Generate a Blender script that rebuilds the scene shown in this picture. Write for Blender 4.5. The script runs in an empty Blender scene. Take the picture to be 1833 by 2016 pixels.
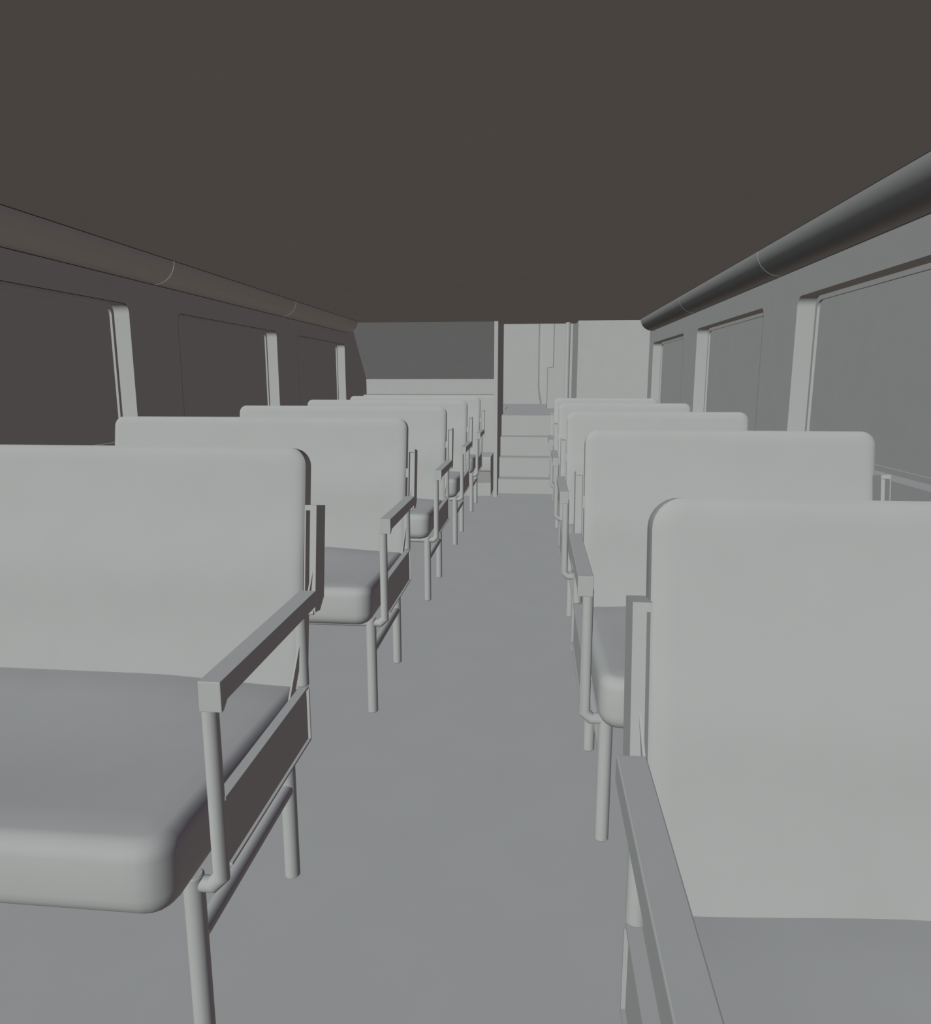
import bpy, bmesh, math
from mathutils import Vector, Matrix

C = bpy.context.scene.collection
sc = bpy.context.scene

# ------------------------------------------------------------ materials
def clay(name, v, rough=0.6, spec=0.0, scale=9.0, amp=0.012):
    m = bpy.data.materials.new(name)
    m.use_nodes = True
    nt = m.node_tree
    b = nt.nodes['Principled BSDF']
    tc = nt.nodes.new('ShaderNodeTexCoord')
    n = nt.nodes.new('ShaderNodeTexNoise')
    n.inputs['Scale'].default_value = scale
    n.inputs['Detail'].default_value = 3
    r = nt.nodes.new('ShaderNodeValToRGB')
    r.color_ramp.elements[0].position = 0.3
    r.color_ramp.elements[1].position = 0.7
    r.color_ramp.elements[0].color = tuple(c * (1 - amp) for c in v) + (1,)
    r.color_ramp.elements[1].color = tuple(c * (1 + amp) for c in v) + (1,)
    nt.links.new(tc.outputs['Object'], n.inputs['Vector'])
    nt.links.new(n.outputs['Fac'], r.inputs['Fac'])
    nt.links.new(r.outputs['Color'], b.inputs['Base Color'])
    b.inputs['Roughness'].default_value = rough
    b.inputs['Specular IOR Level'].default_value = spec
    return m
G = (0.8, 0.8, 0.8)
M_wall = clay('matte_grey_wall', G, 0.6)
M_floor = clay('matte_grey_floor', G, 0.6, scale=4)
M_ceil = clay('matte_grey_ceiling', G, 0.6, scale=3)
M_fab = clay('matte_grey_upholstery', G, 0.5)
M_metal = clay('matte_grey_frame', G, 0.5)
M_pane = clay('matte_grey_window_pane', G, 0.6)
M_outline = clay('dark_outline_strip', (0.12, 0.12, 0.12), 0.7)  # for added strips that imitate dark drawn object outlines
M_outline2 = clay('grey_outline_strip', (0.36, 0.36, 0.36), 0.7)  # paler tone for the other added outline strips

# ------------------------------------------------------------ helpers
def mesh_obj(name, bm, mat, parent=None, sharp=32):
    bmesh.ops.recalc_face_normals(bm, faces=bm.faces)
    me = bpy.data.meshes.new(name)
    bm.to_mesh(me); bm.free()
    me.materials.append(mat)
    for p in me.polygons: p.use_smooth = True
    me.set_sharp_from_angle(angle=math.radians(sharp))
    o = bpy.data.objects.new(name, me)
    C.objects.link(o)
    if parent: o.parent = parent
    return o

def add_box(bm, x0, x1, y0, y1, z0, z1, bev=0.0, seg=2):
    t = bmesh.new()
    bmesh.ops.create_cube(t, size=1)
    for v in t.verts:
        v.co = Vector(((x0 + x1) / 2 + v.co.x * (x1 - x0), (y0 + y1) / 2 + v.co.y * (y1 - y0), (z0 + z1) / 2 + v.co.z * (z1 - z0)))
    if bev:
        bmesh.ops.bevel(t, geom=t.edges[:], offset=bev, segments=seg, affect='EDGES', profile=0.5)
    merge(bm, t)

def merge(bm, t):
    me = bpy.data.meshes.new('tmp'); t.to_mesh(me); t.free()
    bm.from_mesh(me); bpy.data.meshes.remove(me)

def add_prism(bm, pts, axis, a0, a1):
    """polygon pts in the two other axes, extruded along axis from a0 to a1"""
    def mk(p, a):
        if axis == 'x': return (a, p[0], p[1])
        if axis == 'y': return (p[0], a, p[1])
        return (p[0], p[1], a)
    A = [bm.verts.new(mk(p, a0)) for p in pts]
    B = [bm.verts.new(mk(p, a1)) for p in pts]
    bm.faces.new(A); bm.faces.new(B[::-1])
    for i in range(len(pts)):
        j = (i + 1) % len(pts)
        bm.faces.new((A[i], A[j], B[j], B[i]))

def add_tube(bm, pts, r, n=24, cap=0.004):
    """round bar along a polyline with mitred corners and lightly rounded ends"""
    pts = [Vector(p) for p in pts]
    d0 = (pts[1] - pts[0]).normalized()
    ref = Vector((1, 0, 0)) if abs(d0.x) < 0.9 else Vector((0, 0, 1))
    rings = []
    def ring(c, u, w, rr, axis=None, keep=None):
        out = []
        for k in range(n):
            a = 2 * math.pi * k / n
            out.append(bm.verts.new(c + u * math.cos(a) * rr + w * math.sin(a) * rr))
        return out
    u = (ref - d0 * ref.dot(d0)).normalized(); w = d0.cross(u)
    rings.append(ring(pts[0], u, w, r - cap)); rings.append(ring(pts[0] + d0 * cap, u, w, r))
    for i in range(1, len(pts) - 1):
        d1 = (pts[i + 1] - pts[i]).normalized()
        nrm = (d0 + d1).normalized()
        vs = []
        for k in range(n):
            a = 2 * math.pi * k / n
            q = pts[i] + u * math.cos(a) * r + w * math.sin(a) * r
            t = (pts[i] - q).dot(nrm) / d0.dot(nrm)
            vs.append(bm.verts.new(q + d0 * t))
        rings.append(vs)
        rot = d0.rotation_difference(d1)
        u = rot @ u; w = rot @ w; d0 = d1
    rings.append(ring(pts[-1] - d0 * cap, u, w, r)); rings.append(ring(pts[-1], u, w, r - cap))
    for a, b in zip(rings, rings[1:]):
        for k in range(n):
            bm.faces.new((a[k], a[(k + 1) % n], b[(k + 1) % n], b[k]))
    bm.faces.new(rings[0]); bm.faces.new(rings[-1])

def thing(name, loc, label, cat, group=None):
    o = bpy.data.objects.new(name, None); C.objects.link(o)
    o.empty_display_size = 0.2
    o.location = loc
    o['label'] = label; o['category'] = cat
    if group: o['group'] = group
    return o
def tag(o, label, cat, group=None):
    o['label'] = label; o['category'] = cat
    if group: o['group'] = group
    return o
def struct(name, bm, m, label=None, parent=None):
    o = mesh_obj(name, bm, m, parent)
    o['kind'] = 'structure'
    if label: o['label'] = label
    return o
def box_struct(name, *a, m=None, label=None):
    bm = bmesh.new(); add_box(bm, *a)
    return struct(name, bm, m or M_wall, label)

# ------------------------------------------------------------ room shell
XL, XR, ZC, YE = -2.03, 1.18, 1.903, 7.83
YB = -1.5
box_struct('floor', XL - .1, XR + .1, YB, 8.53, -.05, 0, m=M_floor, label='flat grey floor of the coach with a centre aisle')
box_struct('ceiling', XL - .1, XR + .1, YB, YE, ZC, ZC + .06, m=M_ceil, label='flat dark grey ceiling over the seats')
box_struct('trim_1', XL - .1, XR + .1, YE + .0005, 8.25, ZC, ZC + .06, m=M_ceil, label='header over the opening to the raised cab')
box_struct('wall_rear', XL, XR, YB - .05, YB, 0, ZC, label='plain wall behind the viewer')

WIN = [(1.93, 3.493), (3.985, 5.56), (6.05, 7.58)]
WZ0, WZ1, WR = 0.956, 1.658, 0.045
def rrect(y0, y1, z0, z1, r, n=7):
    out = []
    for cx, cz, a0 in ((y1 - r, z1 - r, 0), (y0 + r, z1 - r, 90), (y0 + r, z0 + r, 180), (y1 - r, z0 + r, 270)):
        for k in range(n + 1):
            a = math.radians(a0 + 90 * k / n)
            out.append((cx + r * math.cos(a), cz + r * math.sin(a)))
    return out
def holed_plate(bm, outer, holes, x0, x1):
    es = []
    for loop in [outer] + holes:
        vs = [bm.verts.new((x0, y, z)) for y, z in loop]
        for i in range(len(vs)): es.append(bm.edges.new((vs[i], vs[(i + 1) % len(vs)])))
    r = bmesh.ops.triangle_fill(bm, use_beauty=True, use_dissolve=False, edges=es)
    fs = [f for f in r['geom'] if isinstance(f, bmesh.types.BMFace)]
    e = bmesh.ops.extrude_face_region(bm, geom=fs, use_keep_orig=True)
    for v in e['geom']:
        if isinstance(v, bmesh.types.BMVert): v.co.x = x1
def side_wall(name, x, s, y1, label):
    bm = bmesh.new()
    holes = [rrect(a, b, WZ0, WZ1, WR) for a, b in WIN]
    holed_plate(bm, [(YB, 0), (y1, 0), (y1, ZC), (YB, ZC)], holes, x, x + s * .08)
    return struct(name, bm, M_wall, label)
side_wall('wall_left', XL, -1, 8.6, 'dark grey left side wall with three window openings')
side_wall('wall_right', XR, 1, YE, 'grey right side wall with three window openings')
idx = 0
for side, x, s in (('left', XL, -1), ('right', XR, 1)):
    for k, (a, b) in enumerate(WIN):
        idx += 1
        w = bpy.data.objects.new('window_%d' % idx, None); C.objects.link(w)
        w.location = (x + s * .08, (a + b) / 2, WZ0)
        w['kind'] = 'structure'
        w['label'] = '%s window in the %s wall, a plain grey pane in a recess' % (('nearest', 'middle', 'farthest')[k], side)
        cy = (a + b) / 2
        bm = bmesh.new()
        h, hz = (b - a) / 2, WZ1 - WZ0
        o = rrect(-h - .03, h + .03, -.03, hz + .03, .06)
        i = rrect(-h + .019, h - .019, .019, hz - .019, .036)
        holed_plate(bm, o, [i], s * .001, s * .013)
        mesh_obj('window_frame', bm, M_wall, w)
        bm = bmesh.new()
        add_box(bm, *sorted((s * .013, s * .019)), -h - .03, h + .03, -.03, hz + .03)
        mesh_obj('window_pane', bm, M_pane, w)
        # dark outline strip, added along the near and upper edge of the wall opening
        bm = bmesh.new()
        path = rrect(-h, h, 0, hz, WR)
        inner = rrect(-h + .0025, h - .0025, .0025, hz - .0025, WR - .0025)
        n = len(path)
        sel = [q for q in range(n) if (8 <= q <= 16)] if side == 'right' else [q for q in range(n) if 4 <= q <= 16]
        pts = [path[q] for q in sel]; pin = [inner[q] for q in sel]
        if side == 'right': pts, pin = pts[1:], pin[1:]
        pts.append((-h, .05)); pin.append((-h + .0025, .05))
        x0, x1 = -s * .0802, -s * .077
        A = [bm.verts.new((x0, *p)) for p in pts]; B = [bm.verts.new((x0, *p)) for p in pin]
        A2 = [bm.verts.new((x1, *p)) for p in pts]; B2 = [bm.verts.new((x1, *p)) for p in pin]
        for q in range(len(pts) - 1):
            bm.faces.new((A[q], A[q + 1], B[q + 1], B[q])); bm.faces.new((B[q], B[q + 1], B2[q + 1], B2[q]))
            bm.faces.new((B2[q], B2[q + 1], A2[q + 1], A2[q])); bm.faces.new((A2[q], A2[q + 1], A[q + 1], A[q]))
        e = mesh_obj('edge_outline', bm, M_outline, w); e['label'] = 'thin dark strip added as an edge outline'

# front end: wall behind the front bench, overhanging sloped panel
bm = bmesh.new(); add_box(bm, XL, -.456, 8.53, 8.6, 0, 1.296)
struct('wall_front_lower', bm, M_wall, 'light grey end wall behind the front bench')
bm = bmesh.new(); add_prism(bm, [(8.53, 1.297), (7.872, ZC - .001), (7.955, ZC - .001), (8.6, 1.297)], 'x', XL, -.456)
struct('wall_front_sloped', bm, M_wall, 'dark grey sloped end panel leaning over the front bench')
# right of the stairs: full height block
bm = bmesh.new()
add_prism(bm, [(YE, 0), (9.0, 0), (9.0, 2.6), (8.252, 2.6), (8.252, ZC - .001), (YE, ZC - .001)], 'x', .435, XR)
struct('wall_front_right', bm, M_wall, 'light grey full height end wall to the right of the stairs')
# raised cab
ZP = .858
bm = bmesh.new()
add_prism(bm, [(9.0, ZP - .06), (13.1, ZP - .06), (13.1, ZP), (9.0, ZP)], 'x', XL, XR)
struct('floor_cab', bm, M_floor, 'raised grey cab floor at the top of the stairs')
box_struct('wall_cab_back', XL, XR, 13.1, 13.15, ZP - .06, 2.6, label='plain light grey wall at the far end of the raised cab')
box_struct('wall_cab_left', XL - .05, XL, 9.0, 13.15, ZP - .06, 2.6)
box_struct('wall_cab_right', XR, XR + .05, 9.0, 13.15, ZP - .06, 2.6)
box_struct('ceiling_cab', XL - .05, XR + .05, 8.26, 13.15, 2.6, 2.65, m=M_ceil)

# ------------------------------------------------------------ ceiling corner tubes
def quarter(cx, s, r, n=14):
    pts = [(cx, ZC)]
    for k in range(n + 1):
        a = math.pi / 2 * k / n
        pts.append((cx + s * r * math.cos(a), ZC - r * math.sin(a)))
    return pts
segs = [(-.10, 1.80), (1.81, 3.755), (3.759, 5.70), (5.704, 7.70)]
names = ['nearest the camera', 'second from the camera', 'farthest from the camera']
for side, x, s in (('left', XL, 1), ('right', XR, -1)):
    for k, (a, b) in enumerate(segs[1:]):
        if k == 0: a = -.10
        t = thing('ceiling_duct', (x, a, ZC - .12), '%s section of the rounded duct running along the %s ceiling corner' % (names[k], side), 'duct', 'rounded ducts along the ceiling corners')
        bm = bmesh.new()
        add_prism(bm, [(p[0] - x, p[1] - (ZC - .12)) for p in quarter(x + s * .001, s, .119)], 'y', 0, b - a)
        mesh_obj('duct_cover', bm, M_wall, t, sharp=40)
        bm = bmesh.new()
        zz = .12
        add_box(bm, *sorted((s * .1205, s * .1175)), 0, b - a, zz - .004, zz - .0005)
        add_box(bm, *sorted((s * .0005, s * .0035)), 0, b - a, -.0030, .0)
        e = mesh_obj('outline_strip', bm, M_outline, t); e['label'] = 'thin dark outline added along the duct edges'  # strips added to draw the dark duct outlines, no real part

# ------------------------------------------------------------ bench seats
def bisected(bm, axis, values):
    no = {'x': (1, 0, 0), 'y': (0, 1, 0), 'z': (0, 0, 1)}[axis]
    for v in values:
        co = tuple(c * v for c in no)
        bmesh.ops.bisect_plane(bm, geom=bm.verts[:] + bm.edges[:] + bm.faces[:], plane_co=co, plane_no=no)

ZT = 1.118
def back_y(z):
    base = 1.749 + .17 * (z - 1.054)
    return base - .010 * math.exp(-((z - .80) / .11) ** 2)

def backrest_bm(x0, x1, z0=.47, z1=ZT, th=.06, r=.046, fr=.018):
    bm = bmesh.new()
    add_box(bm, x0, x1, 0, th, z0, z1)
    ev = [e for e in bm.edges if abs(e.verts[0].co.y - e.verts[1].co.y) > .01]
    bmesh.ops.bevel(bm, geom=ev, offset=r, segments=7, affect='EDGES', profile=0.5)
    front = [f for f in bm.faces if abs(f.normal.y) > .9 and f.calc_center_median().y < 1e-3]
    for v in bm.verts:
        if v.co.y < 1e-3: v.co.y += .010
    for th_in, dep in ((.005, .0042), (.007, .0028), (.010, .0018), (.014, .0009)):
        bmesh.ops.inset_region(bm, faces=front, thickness=th_in, use_even_offset=True)
        for v in {v for f in front for v in f.verts}: v.co.y -= dep
    ef = [e for e in bm.edges if e.verts[0].co.y > th - 1e-4 and e.verts[1].co.y > th - 1e-4]
    bmesh.ops.bevel(bm, geom=ef, offset=.006, segments=2, affect='EDGES', profile=0.5)
    n = 22
    bisected(bm, 'z', [z0 + .05 + (z1 - z0 - .1) * i / n for i in range(n + 1)])
    for v in bm.verts:
        f = max(0, 1 - v.co.y / th)
        z = v.co.z
        lum = back_y(z) - (1.749 + .17 * (z - 1.054))
        d = v.co.y
        v.co.y = d + 1.749 + .17 * (z - 1.054) + lum * f
        v.co.z -= .17 * d * max(0, min(1, (z - .6) / .4))
    return bm

def cushion_bm(x0, x1, y0=.975, y1=1.72, z0=.396, z1=.541, crown=.022):
    bm = bmesh.new()
    add_box(bm, x0, x1, y0, y1, z0, z1)
    def pick(fn): return [e for e in bm.edges if fn((e.verts[0].co + e.verts[1].co) / 2, e)]
    ev = pick(lambda m, e: abs(e.verts[0].co.z - e.verts[1].co.z) > .05 and m.y < y0 + .01)
    bmesh.ops.bevel(bm, geom=ev, offset=.055, segments=4, affect='EDGES', profile=0.5)
    et = [e for e in bm.edges if min(e.verts[0].co.z, e.verts[1].co.z) > z1 - 1e-4 and (e.verts[0].co.y + e.verts[1].co.y) / 2 < y1 - .001]
    bmesh.ops.bevel(bm, geom=et, offset=.032, segments=5, affect='EDGES', profile=0.5)
    et = [e for e in bm.edges if max(e.verts[0].co.z, e.verts[1].co.z) < z0 + 1e-4 and (e.verts[0].co.y + e.verts[1].co.y) / 2 < y1 - .001]
    bmesh.ops.bevel(bm, geom=et, offset=.045, segments=5, affect='EDGES', profile=0.5)
    bisected(bm, 'y', [y0 + .1 + (y1 - y0 - .15) * i / 12 for i in range(13)])
    w = x1 - x0
    bisected(bm, 'x', [x0 + .08 + (w - .16) * i / 14 for i in range(15)])
    for v in bm.verts:
        if v.co.z > z0 + (z1 - z0) * .5:
            u = min(v.co.x - x0, x1 - v.co.x) / .42
            u = max(0, min(1, u)); u = u * u * (3 - 2 * u)
            t = max(0, min(1, (v.co.y - y0 - .04) / (y1 - y0 - .04)))
            dip = -.014 * math.sin(math.pi * min(1, t / .8)) * (.4 + .6 * u)
            v.co.z += (dip + (-.034 + crown * u) * t ** 2.2 + .001 * u)
    return bm

def make_seat(xa, xw, label, loc_y, mirror=False, bo=0.0, bw=.032):
    """xa: x of the armrest's aisle face; xw: far edge of the backrest. Built in left-hand form around x=0, mirrored for the right-hand row."""
    W = abs(xw - xa)                       # local x runs from 0 (aisle) to -W (window)
    Y0 = 1.36
    t = thing('bench_seat', (xa, loc_y + Y0, 0), label, 'seat', 'rows of grey bench seats')
    sx = -1 if mirror else 1
    def put(name, bm, m, sharp=32, lab=None, par=t):
        for v in bm.verts:
            v.co.y -= Y0
            v.co.x *= sx
        if mirror: bmesh.ops.reverse_faces(bm, faces=bm.faces)
        o = mesh_obj(name, bm, m, par, sharp)
        if lab: o['label'] = lab
        return o
    put('seat_cushion', cushion_bm(-W + .004, -.057), M_fab, 38, 'thick rounded seat cushion')
    bm = bmesh.new(); add_box(bm, -W + .07, -.12, 1.06, 1.70, .381, .396)
    put('seat_pan', bm, M_metal)
    put('backrest', backrest_bm(-W, -.055), M_fab, 40)
    # armrest with a deeper front block
    bm = bmesh.new()
    add_prism(bm, [(1.094, .722), (1.103, .722), (1.118, .739), (1.634, .739), (1.634, .778), (1.094, .778)], 'x', -.041, 0)
    bmesh.ops.bevel(bm, geom=bm.edges[:], offset=.0018, segments=2, affect='EDGES', profile=0.5)
    put('armrest', bm, M_metal, 18)
    # front post runs down and bends under the cushion
    bm = bmesh.new()
    pu = .030 if mirror else .0345
    add_tube(bm, [(-pu, 1.121, .74), (-pu, 1.121, .384), (-pu - .018, 1.121, .366), (-W + .05, 1.121, .366)], .0149)
    put('armrest_post', bm, M_metal, lab='bent front post and cross tube')
    bm = bmesh.new()
    add_tube(bm, [(-.033, 1.607, .742), (-.033, 1.607, .541)], .0149)
    put('armrest_post', bm, M_metal)
    for x in (-.089, -W + .035):
        for y in (1.12, 1.621):
            bm = bmesh.new(); add_tube(bm, [(x, y, 0), (x, y, .386)], .0195, 28, .003)
            put('leg', bm, M_metal)
        bm = bmesh.new(); add_tube(bm, [(x, 1.13, .252), (x, 1.61, .252)], .0165, 24, .002)
        put('side_rail', bm, M_metal)
    bm = bmesh.new(); add_tube(bm, [(-.075, 1.621, .36), (-W + .03, 1.621, .36)], .0149)
    put('cross_tube', bm, M_metal)
    # side panel: thin plate with inward top flange and small outward lips
    bm = bmesh.new()
    add_box(bm, -.0275, -.0230, 1.122, 1.604, .400, .541)
    add_box(bm, -.0400, -.0185, 1.124, 1.604, .5365, .5425)
    add_box(bm, -.0229, -.0165, 1.130, 1.604, .400, .4055)
    add_box(bm, -.0229, -.0165, 1.5985, 1.604, .406, .536)
    put('side_panel', bm, M_metal, lab='flat side panel under the armrest')
    # backrest brackets: channels open to the front, leaning with the back
    def lean(bm):
        for v in bm.verts:
            d = v.co.y
            v.co.y += 1.68 + .17 * (v.co.z - .983)
            v.co.z -= .17 * d
        return bm
    for a, e in ((-.0105 + bo, -.0105 - bw + bo), (-W - .021, -W + .009)):
        sg = 1 if a > e else -1
        bm = bmesh.new()
        add_prism(bm, [(0, .722), (.0, .983), (.072, .983), (.072, .752), (.04, .722)], 'x', *sorted((a, a - sg * .003)))
        add_prism(bm, [(0, .722), (.0, .983), (.072, .983), (.072, .752), (.04, .722)], 'x', *sorted((e, e + sg * .003)))
        add_box(bm, *sorted((a - sg * .0031, e + sg * .0031)), 0, .072, .970, .983)
        add_box(bm, *sorted((a - sg * .0031, e + sg * .0031)), .032, .0355, .74, .9699)
        if a > -W: add_box(bm, -.0555, e - .0001, .064, .071, .86, .90)
        put('backrest_bracket', lean(bm), M_metal)
        xt = (a + e) / 2 - sg * .003
        xb = xt - sg * .022
        bm = bmesh.new()
        P4 = [(1.505, .50), (1.697, .838), (1.726, .838), (1.722, .80), (1.540, .50)]
        add_prism(bm, P4, 'x', xt - .002, xt + .002)
        for v in bm.verts: v.co.x += (xb - xt) * (.838 - v.co.z) / .338
        put('hinge_brace', bm, M_metal, lab='thin slanting brace between seat and back')
    bm = bmesh.new()
    add_tube(bm, [(-.030, 1.655, .714), (-.014, 1.655, .714)], .006, 12, .001)
    put('pivot_bolt', bm, M_metal)
    return t

ordn = ['nearest the camera', 'second from the camera', 'third from the camera', 'fourth from the camera', 'fifth and farthest from the camera']
def copy_tree(src, loc, label):
    c = src.copy(); C.objects.link(c); c.location = loc; c['label'] = label
    for ch in list(src.children):
        k = ch.copy(); C.objects.link(k); k.parent = c
        k.matrix_parent_inverse = ch.matrix_parent_inverse
    return c
P = 1.45
lab = lambda side, k: '%s bench seat in the %s row, %s' % ('wide grey' if side == 'left' else 'narrower grey', side, ordn[k])
lseat = make_seat(-.528, -1.983, lab('left', 0), 0.0, False, .006, .0295)
for k in range(1, 5):
    copy_tree(lseat, (lseat.location.x, lseat.location.y + P * k, 0), lab('left', k))
rseat = make_seat(.119, 1.131, lab('right', 0), -.715, True, -.0095, .0275)
for k in range(1, 5):
    copy_tree(rseat, (rseat.location.x, rseat.location.y + P * k, 0), lab('right', k))

# ------------------------------------------------------------ long bench against the end wall
t = thing('end_bench', (-1.25, 8.1, 0), 'wide grey bench with a boxed base against the end wall on the left', 'bench')
ox, oy = 1.25, -8.1
def sh(bm):
    for v in bm.verts: v.co.x += ox; v.co.y += oy
    return bm
bm = bmesh.new(); add_box(bm, XL + .003, -.487, 7.905, 8.525, 0, .146)
add_prism(bm, [(7.905, .146), (7.845, .286), (8.525, .286), (8.525, .146)], 'x', XL + .003, -.487)
mesh_obj('base', sh(bm), M_wall, t)
bm = bmesh.new()
add_box(bm, XL + .003, -.484, 7.80, 8.50, .288, .448)
ee = [e for e in bm.edges if e.verts[0].co.y < 7.81 and e.verts[1].co.y < 7.81 and abs(e.verts[0].co.x - e.verts[1].co.x) > .1]
bmesh.ops.bevel(bm, geom=ee, offset=.022, segments=5, affect='EDGES', profile=0.5)
mesh_obj('seat_cushion', sh(bm), M_fab, t)
bm = bmesh.new()
add_box(bm, XL + .003, -.484, 8.34, 8.525, .449, 1.113)
ee = [e for e in bm.edges if e.verts[0].co.z > 1.1 and e.verts[1].co.z > 1.1 and abs(e.verts[0].co.x - e.verts[1].co.x) > .1]
bmesh.ops.bevel(bm, geom=ee, offset=.03, segments=5, affect='EDGES', profile=0.5)
mesh_obj('backrest', sh(bm), M_fab, t)
bm = bmesh.new(); add_box(bm, XL + .003, -.484, 8.50, 8.528, 1.1131, 1.1185)
e = mesh_obj('outline_strip', sh(bm), M_outline2, t)  # strip added to draw the dark line over the bench back

# ------------------------------------------------------------ partition beside the stairs
bm = bmesh.new()
add_prism(bm, [(YE, 0), (8.105, 0), (9.18, 0), (9.18, 2.3), (8.252, 2.3), (8.252, ZC - .001), (YE, ZC - .001)], 'x', -.455, -.414)
tag(mesh_obj('partition', bm, M_wall), 'narrow upright partition panel left of the stairs, reaching the ceiling', 'partition')

# ------------------------------------------------------------ stairs
t = thing('staircase', (0, 8.106, 0), 'four grey steps rising from the aisle to the raised cab', 'stairs')
Z = [0, .164, .389, .614, ZP]; Y = [8.106, 8.332, 8.560, 8.798, 9.0]
for k in range(4):
    bm = bmesh.new()
    add_box(bm, -.4135, .4345, Y[k] - 8.106, 9.0 - 8.106, Z[k] + (.0005 if k else 0), Z[k + 1])
    mesh_obj('step', bm, M_floor, t)

# grab pole standing on the first step
t = thing('grab_pole', (.338, 8.07, 0), 'vertical round grab pole from floor to ceiling beside the stairs', 'pole')
bm = bmesh.new(); add_tube(bm, [(0, 0, .0), (0, 0, 1.9025)], .0255, 28, .001); mesh_obj('pole', bm, M_metal, t)
bm = bmesh.new(); add_tube(bm, [(0, 0, .0002), (0, 0, .012)], .034, 28, .003); mesh_obj('base_flange', bm, M_metal, t)

# ------------------------------------------------------------ cab contents seen over the stairs
t = thing('cab_column', (.3, 12.9, ZP), 'tall light grey rounded column at the far end of the cab', 'column')
bm = bmesh.new()
prof = []
def colx(z):
    if z < .27: return .088 - .045 * (z / .27)
    return .043
zs = [0, .07, .14, .21, .27, .6, 1.0, 1.74]
rows = []
for z in zs:
    x0 = colx(z) - .3 
    r = .10
    pts = [(x0 + .0, .19), (x0, .10)] + [(x0 + r * .6 * (1 - math.cos(a)), .10 - r * math.sin(a)) for a in [math.radians(90 * q / 6) for q in range(1, 7)]] + [(.5, 0), (.5, .19)]
    rows.append([bm.verts.new((px, py, z)) for px, py in pts])
for a, b in zip(rows, rows[1:]):
    for q in range(len(a)): 
        j = (q + 1) % len(a); bm.faces.new((a[q], a[j], b[j], b[q]))
bm.faces.new(rows[0]); bm.faces.new(rows[-1])
mesh_obj('column_body', bm, M_wall, t, 50)
bm = bmesh.new()
for (za, zb) in zip(zs, zs[1:]):
    add_prism(bm, [(colx(za) - .3 - .008, za), (colx(za) - .3 - .0005, za), (colx(zb) - .3 - .0005, zb), (colx(zb) - .3 - .008, zb)], 'y', .12, .18)
mesh_obj('edge_outline', bm, M_outline2, t)  # added strip draws the outline down the column's left edge

t = thing('cab_cabinet', (.5, 11.04, ZP), 'light grey stepped cabinet on the cab floor behind the grab pole', 'cabinet')
bm = bmesh.new()
x1, x2, xe = .172 - .5, .262 - .5, .6
zt = 1.464 - ZP
add_prism(bm, [(x1, .0005), (xe, .0005), (xe, 1.735), (x2, 1.735), (x2 , zt + .012), (x1, zt)], 'y', 0, .5)
mesh_obj('cabinet_body', bm, M_wall, t)
bm = bmesh.new()
w = .007
add_prism(bm, [(x1 - w, .001), (x1 - .0003, .001), (x1 - .0003, zt), (x1 - w, zt + w)], 'y', .002, .02)
add_prism(bm, [(x1 - w, zt + w), (x1, zt + .0004), (x2 - .0004, zt + .0126), (x2 - w, zt + .013 + w)], 'y', .002, .02)
add_prism(bm, [(x2 - w, zt + .015 + w), (x2 - .0004, zt + .0128), (x2 - .0004, 1.735), (x2 - w, 1.735)], 'y', .002, .02)
e = mesh_obj('edge_outline', bm, M_outline2, t); e['label'] = 'thin darker outline added round the cabinet edge'  # added strips draw the cabinet's stepped outline

t = bmesh.new()
add_prism(t, [(0, 0), (.95, 0), (.95, .012), (.03, .012)], 'x', -.16, 0)
o = mesh_obj('floor_plinth', t, M_floor); o.location = (-.45, 10.5, ZP + .0005)
tag(o, 'low flat plinth on the cab floor just past the partition', 'plinth')

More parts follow.
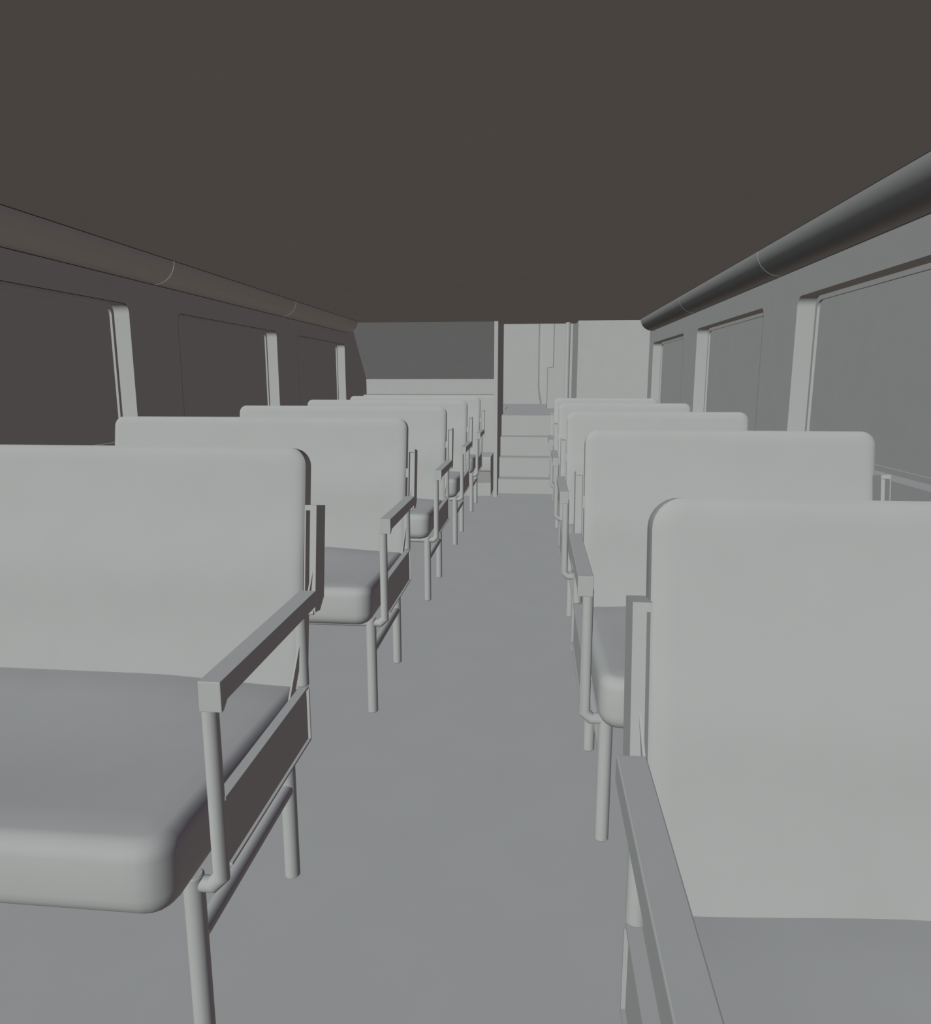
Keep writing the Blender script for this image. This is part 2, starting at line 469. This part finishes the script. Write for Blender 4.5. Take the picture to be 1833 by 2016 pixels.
# ------------------------------------------------------------ camera
f, pitch, yaw, h = 1400.0, 0.1837, 0.0974, 1.286
cam = bpy.data.cameras.new('camera')
cam.sensor_fit = 'VERTICAL'; cam.sensor_height = 72.0; cam.lens = 72.0 * f / 2016.0
cam.clip_start = .02
co = bpy.data.objects.new('camera', cam); C.objects.link(co)
fwd = Vector((-math.sin(yaw) * math.cos(pitch), math.cos(yaw) * math.cos(pitch), -math.sin(pitch)))
right = Vector((math.cos(yaw), math.sin(yaw), 0)); up = right.cross(fwd)
co.matrix_world = Matrix(((right.x, up.x, -fwd.x, 0), (right.y, up.y, -fwd.y, 0), (right.z, up.z, -fwd.z, h), (0, 0, 0, 1)))
sc.camera = co

# ------------------------------------------------------------ light: even directional light, fixed in the room
def sun(name, d, col, strength, angle):
    """d: direction in the room towards the light"""
    L = bpy.data.lights.new(name, 'SUN')
    L.color = col; L.energy = strength; L.angle = math.radians(angle)
    L.use_shadow = False
    o = bpy.data.objects.new(name, L); C.objects.link(o)
    v = Vector(d)
    o.rotation_euler = v.to_track_quat('Z', 'Y').to_euler()
    o.location = (0, 4, 3)
SUNS = [((-0.3317, -0.8029, 0.4953), 3, (0.48167, 0.49996, 0.48079)),
        ((-0.8165, 0.4082, 0.4082), 3, (0.07109, 0.07928, 0.08291)),
        ((0.525, -0.0075, 0.8511), 3, (0.03866, 0.03617, 0.05244)),
        ((0.2491, -0.8305, -0.4983), 3, (0.00783, 0.01527, 0.02307)),
        ((0.7035, 0.5025, -0.5025), 3, (0.09111, 0.07528, 0.06159)),
        ((0.0, -0.7071, -0.7071), 3, (0.04242, 0.03408, 0.02838)),
        ((-0.7071, 0.0, 0.7071), 3, (0.01049, 0.01036, 0.00932))]
for q, (d, ang, c) in enumerate(SUNS):
    sun('sun', Vector(d), tuple(v / max(c) for v in c), max(c) * math.pi, ang)

w = bpy.data.worlds.new('world'); sc.world = w; w.use_nodes = True
w.node_tree.nodes['Background'].inputs[0].default_value = (.05, .05, .05, 1)
w.node_tree.nodes['Background'].inputs[1].default_value = 0.0

sc.cycles.max_bounces = 0
sc.cycles.diffuse_bounces = 0
sc.cycles.glossy_bounces = 0
sc.view_settings.view_transform = 'Standard'
sc.view_settings.look = 'None'
sc.view_settings.exposure = 0.0
sc.view_settings.gamma = 1.0
sc.view_settings.use_curve_mapping = False
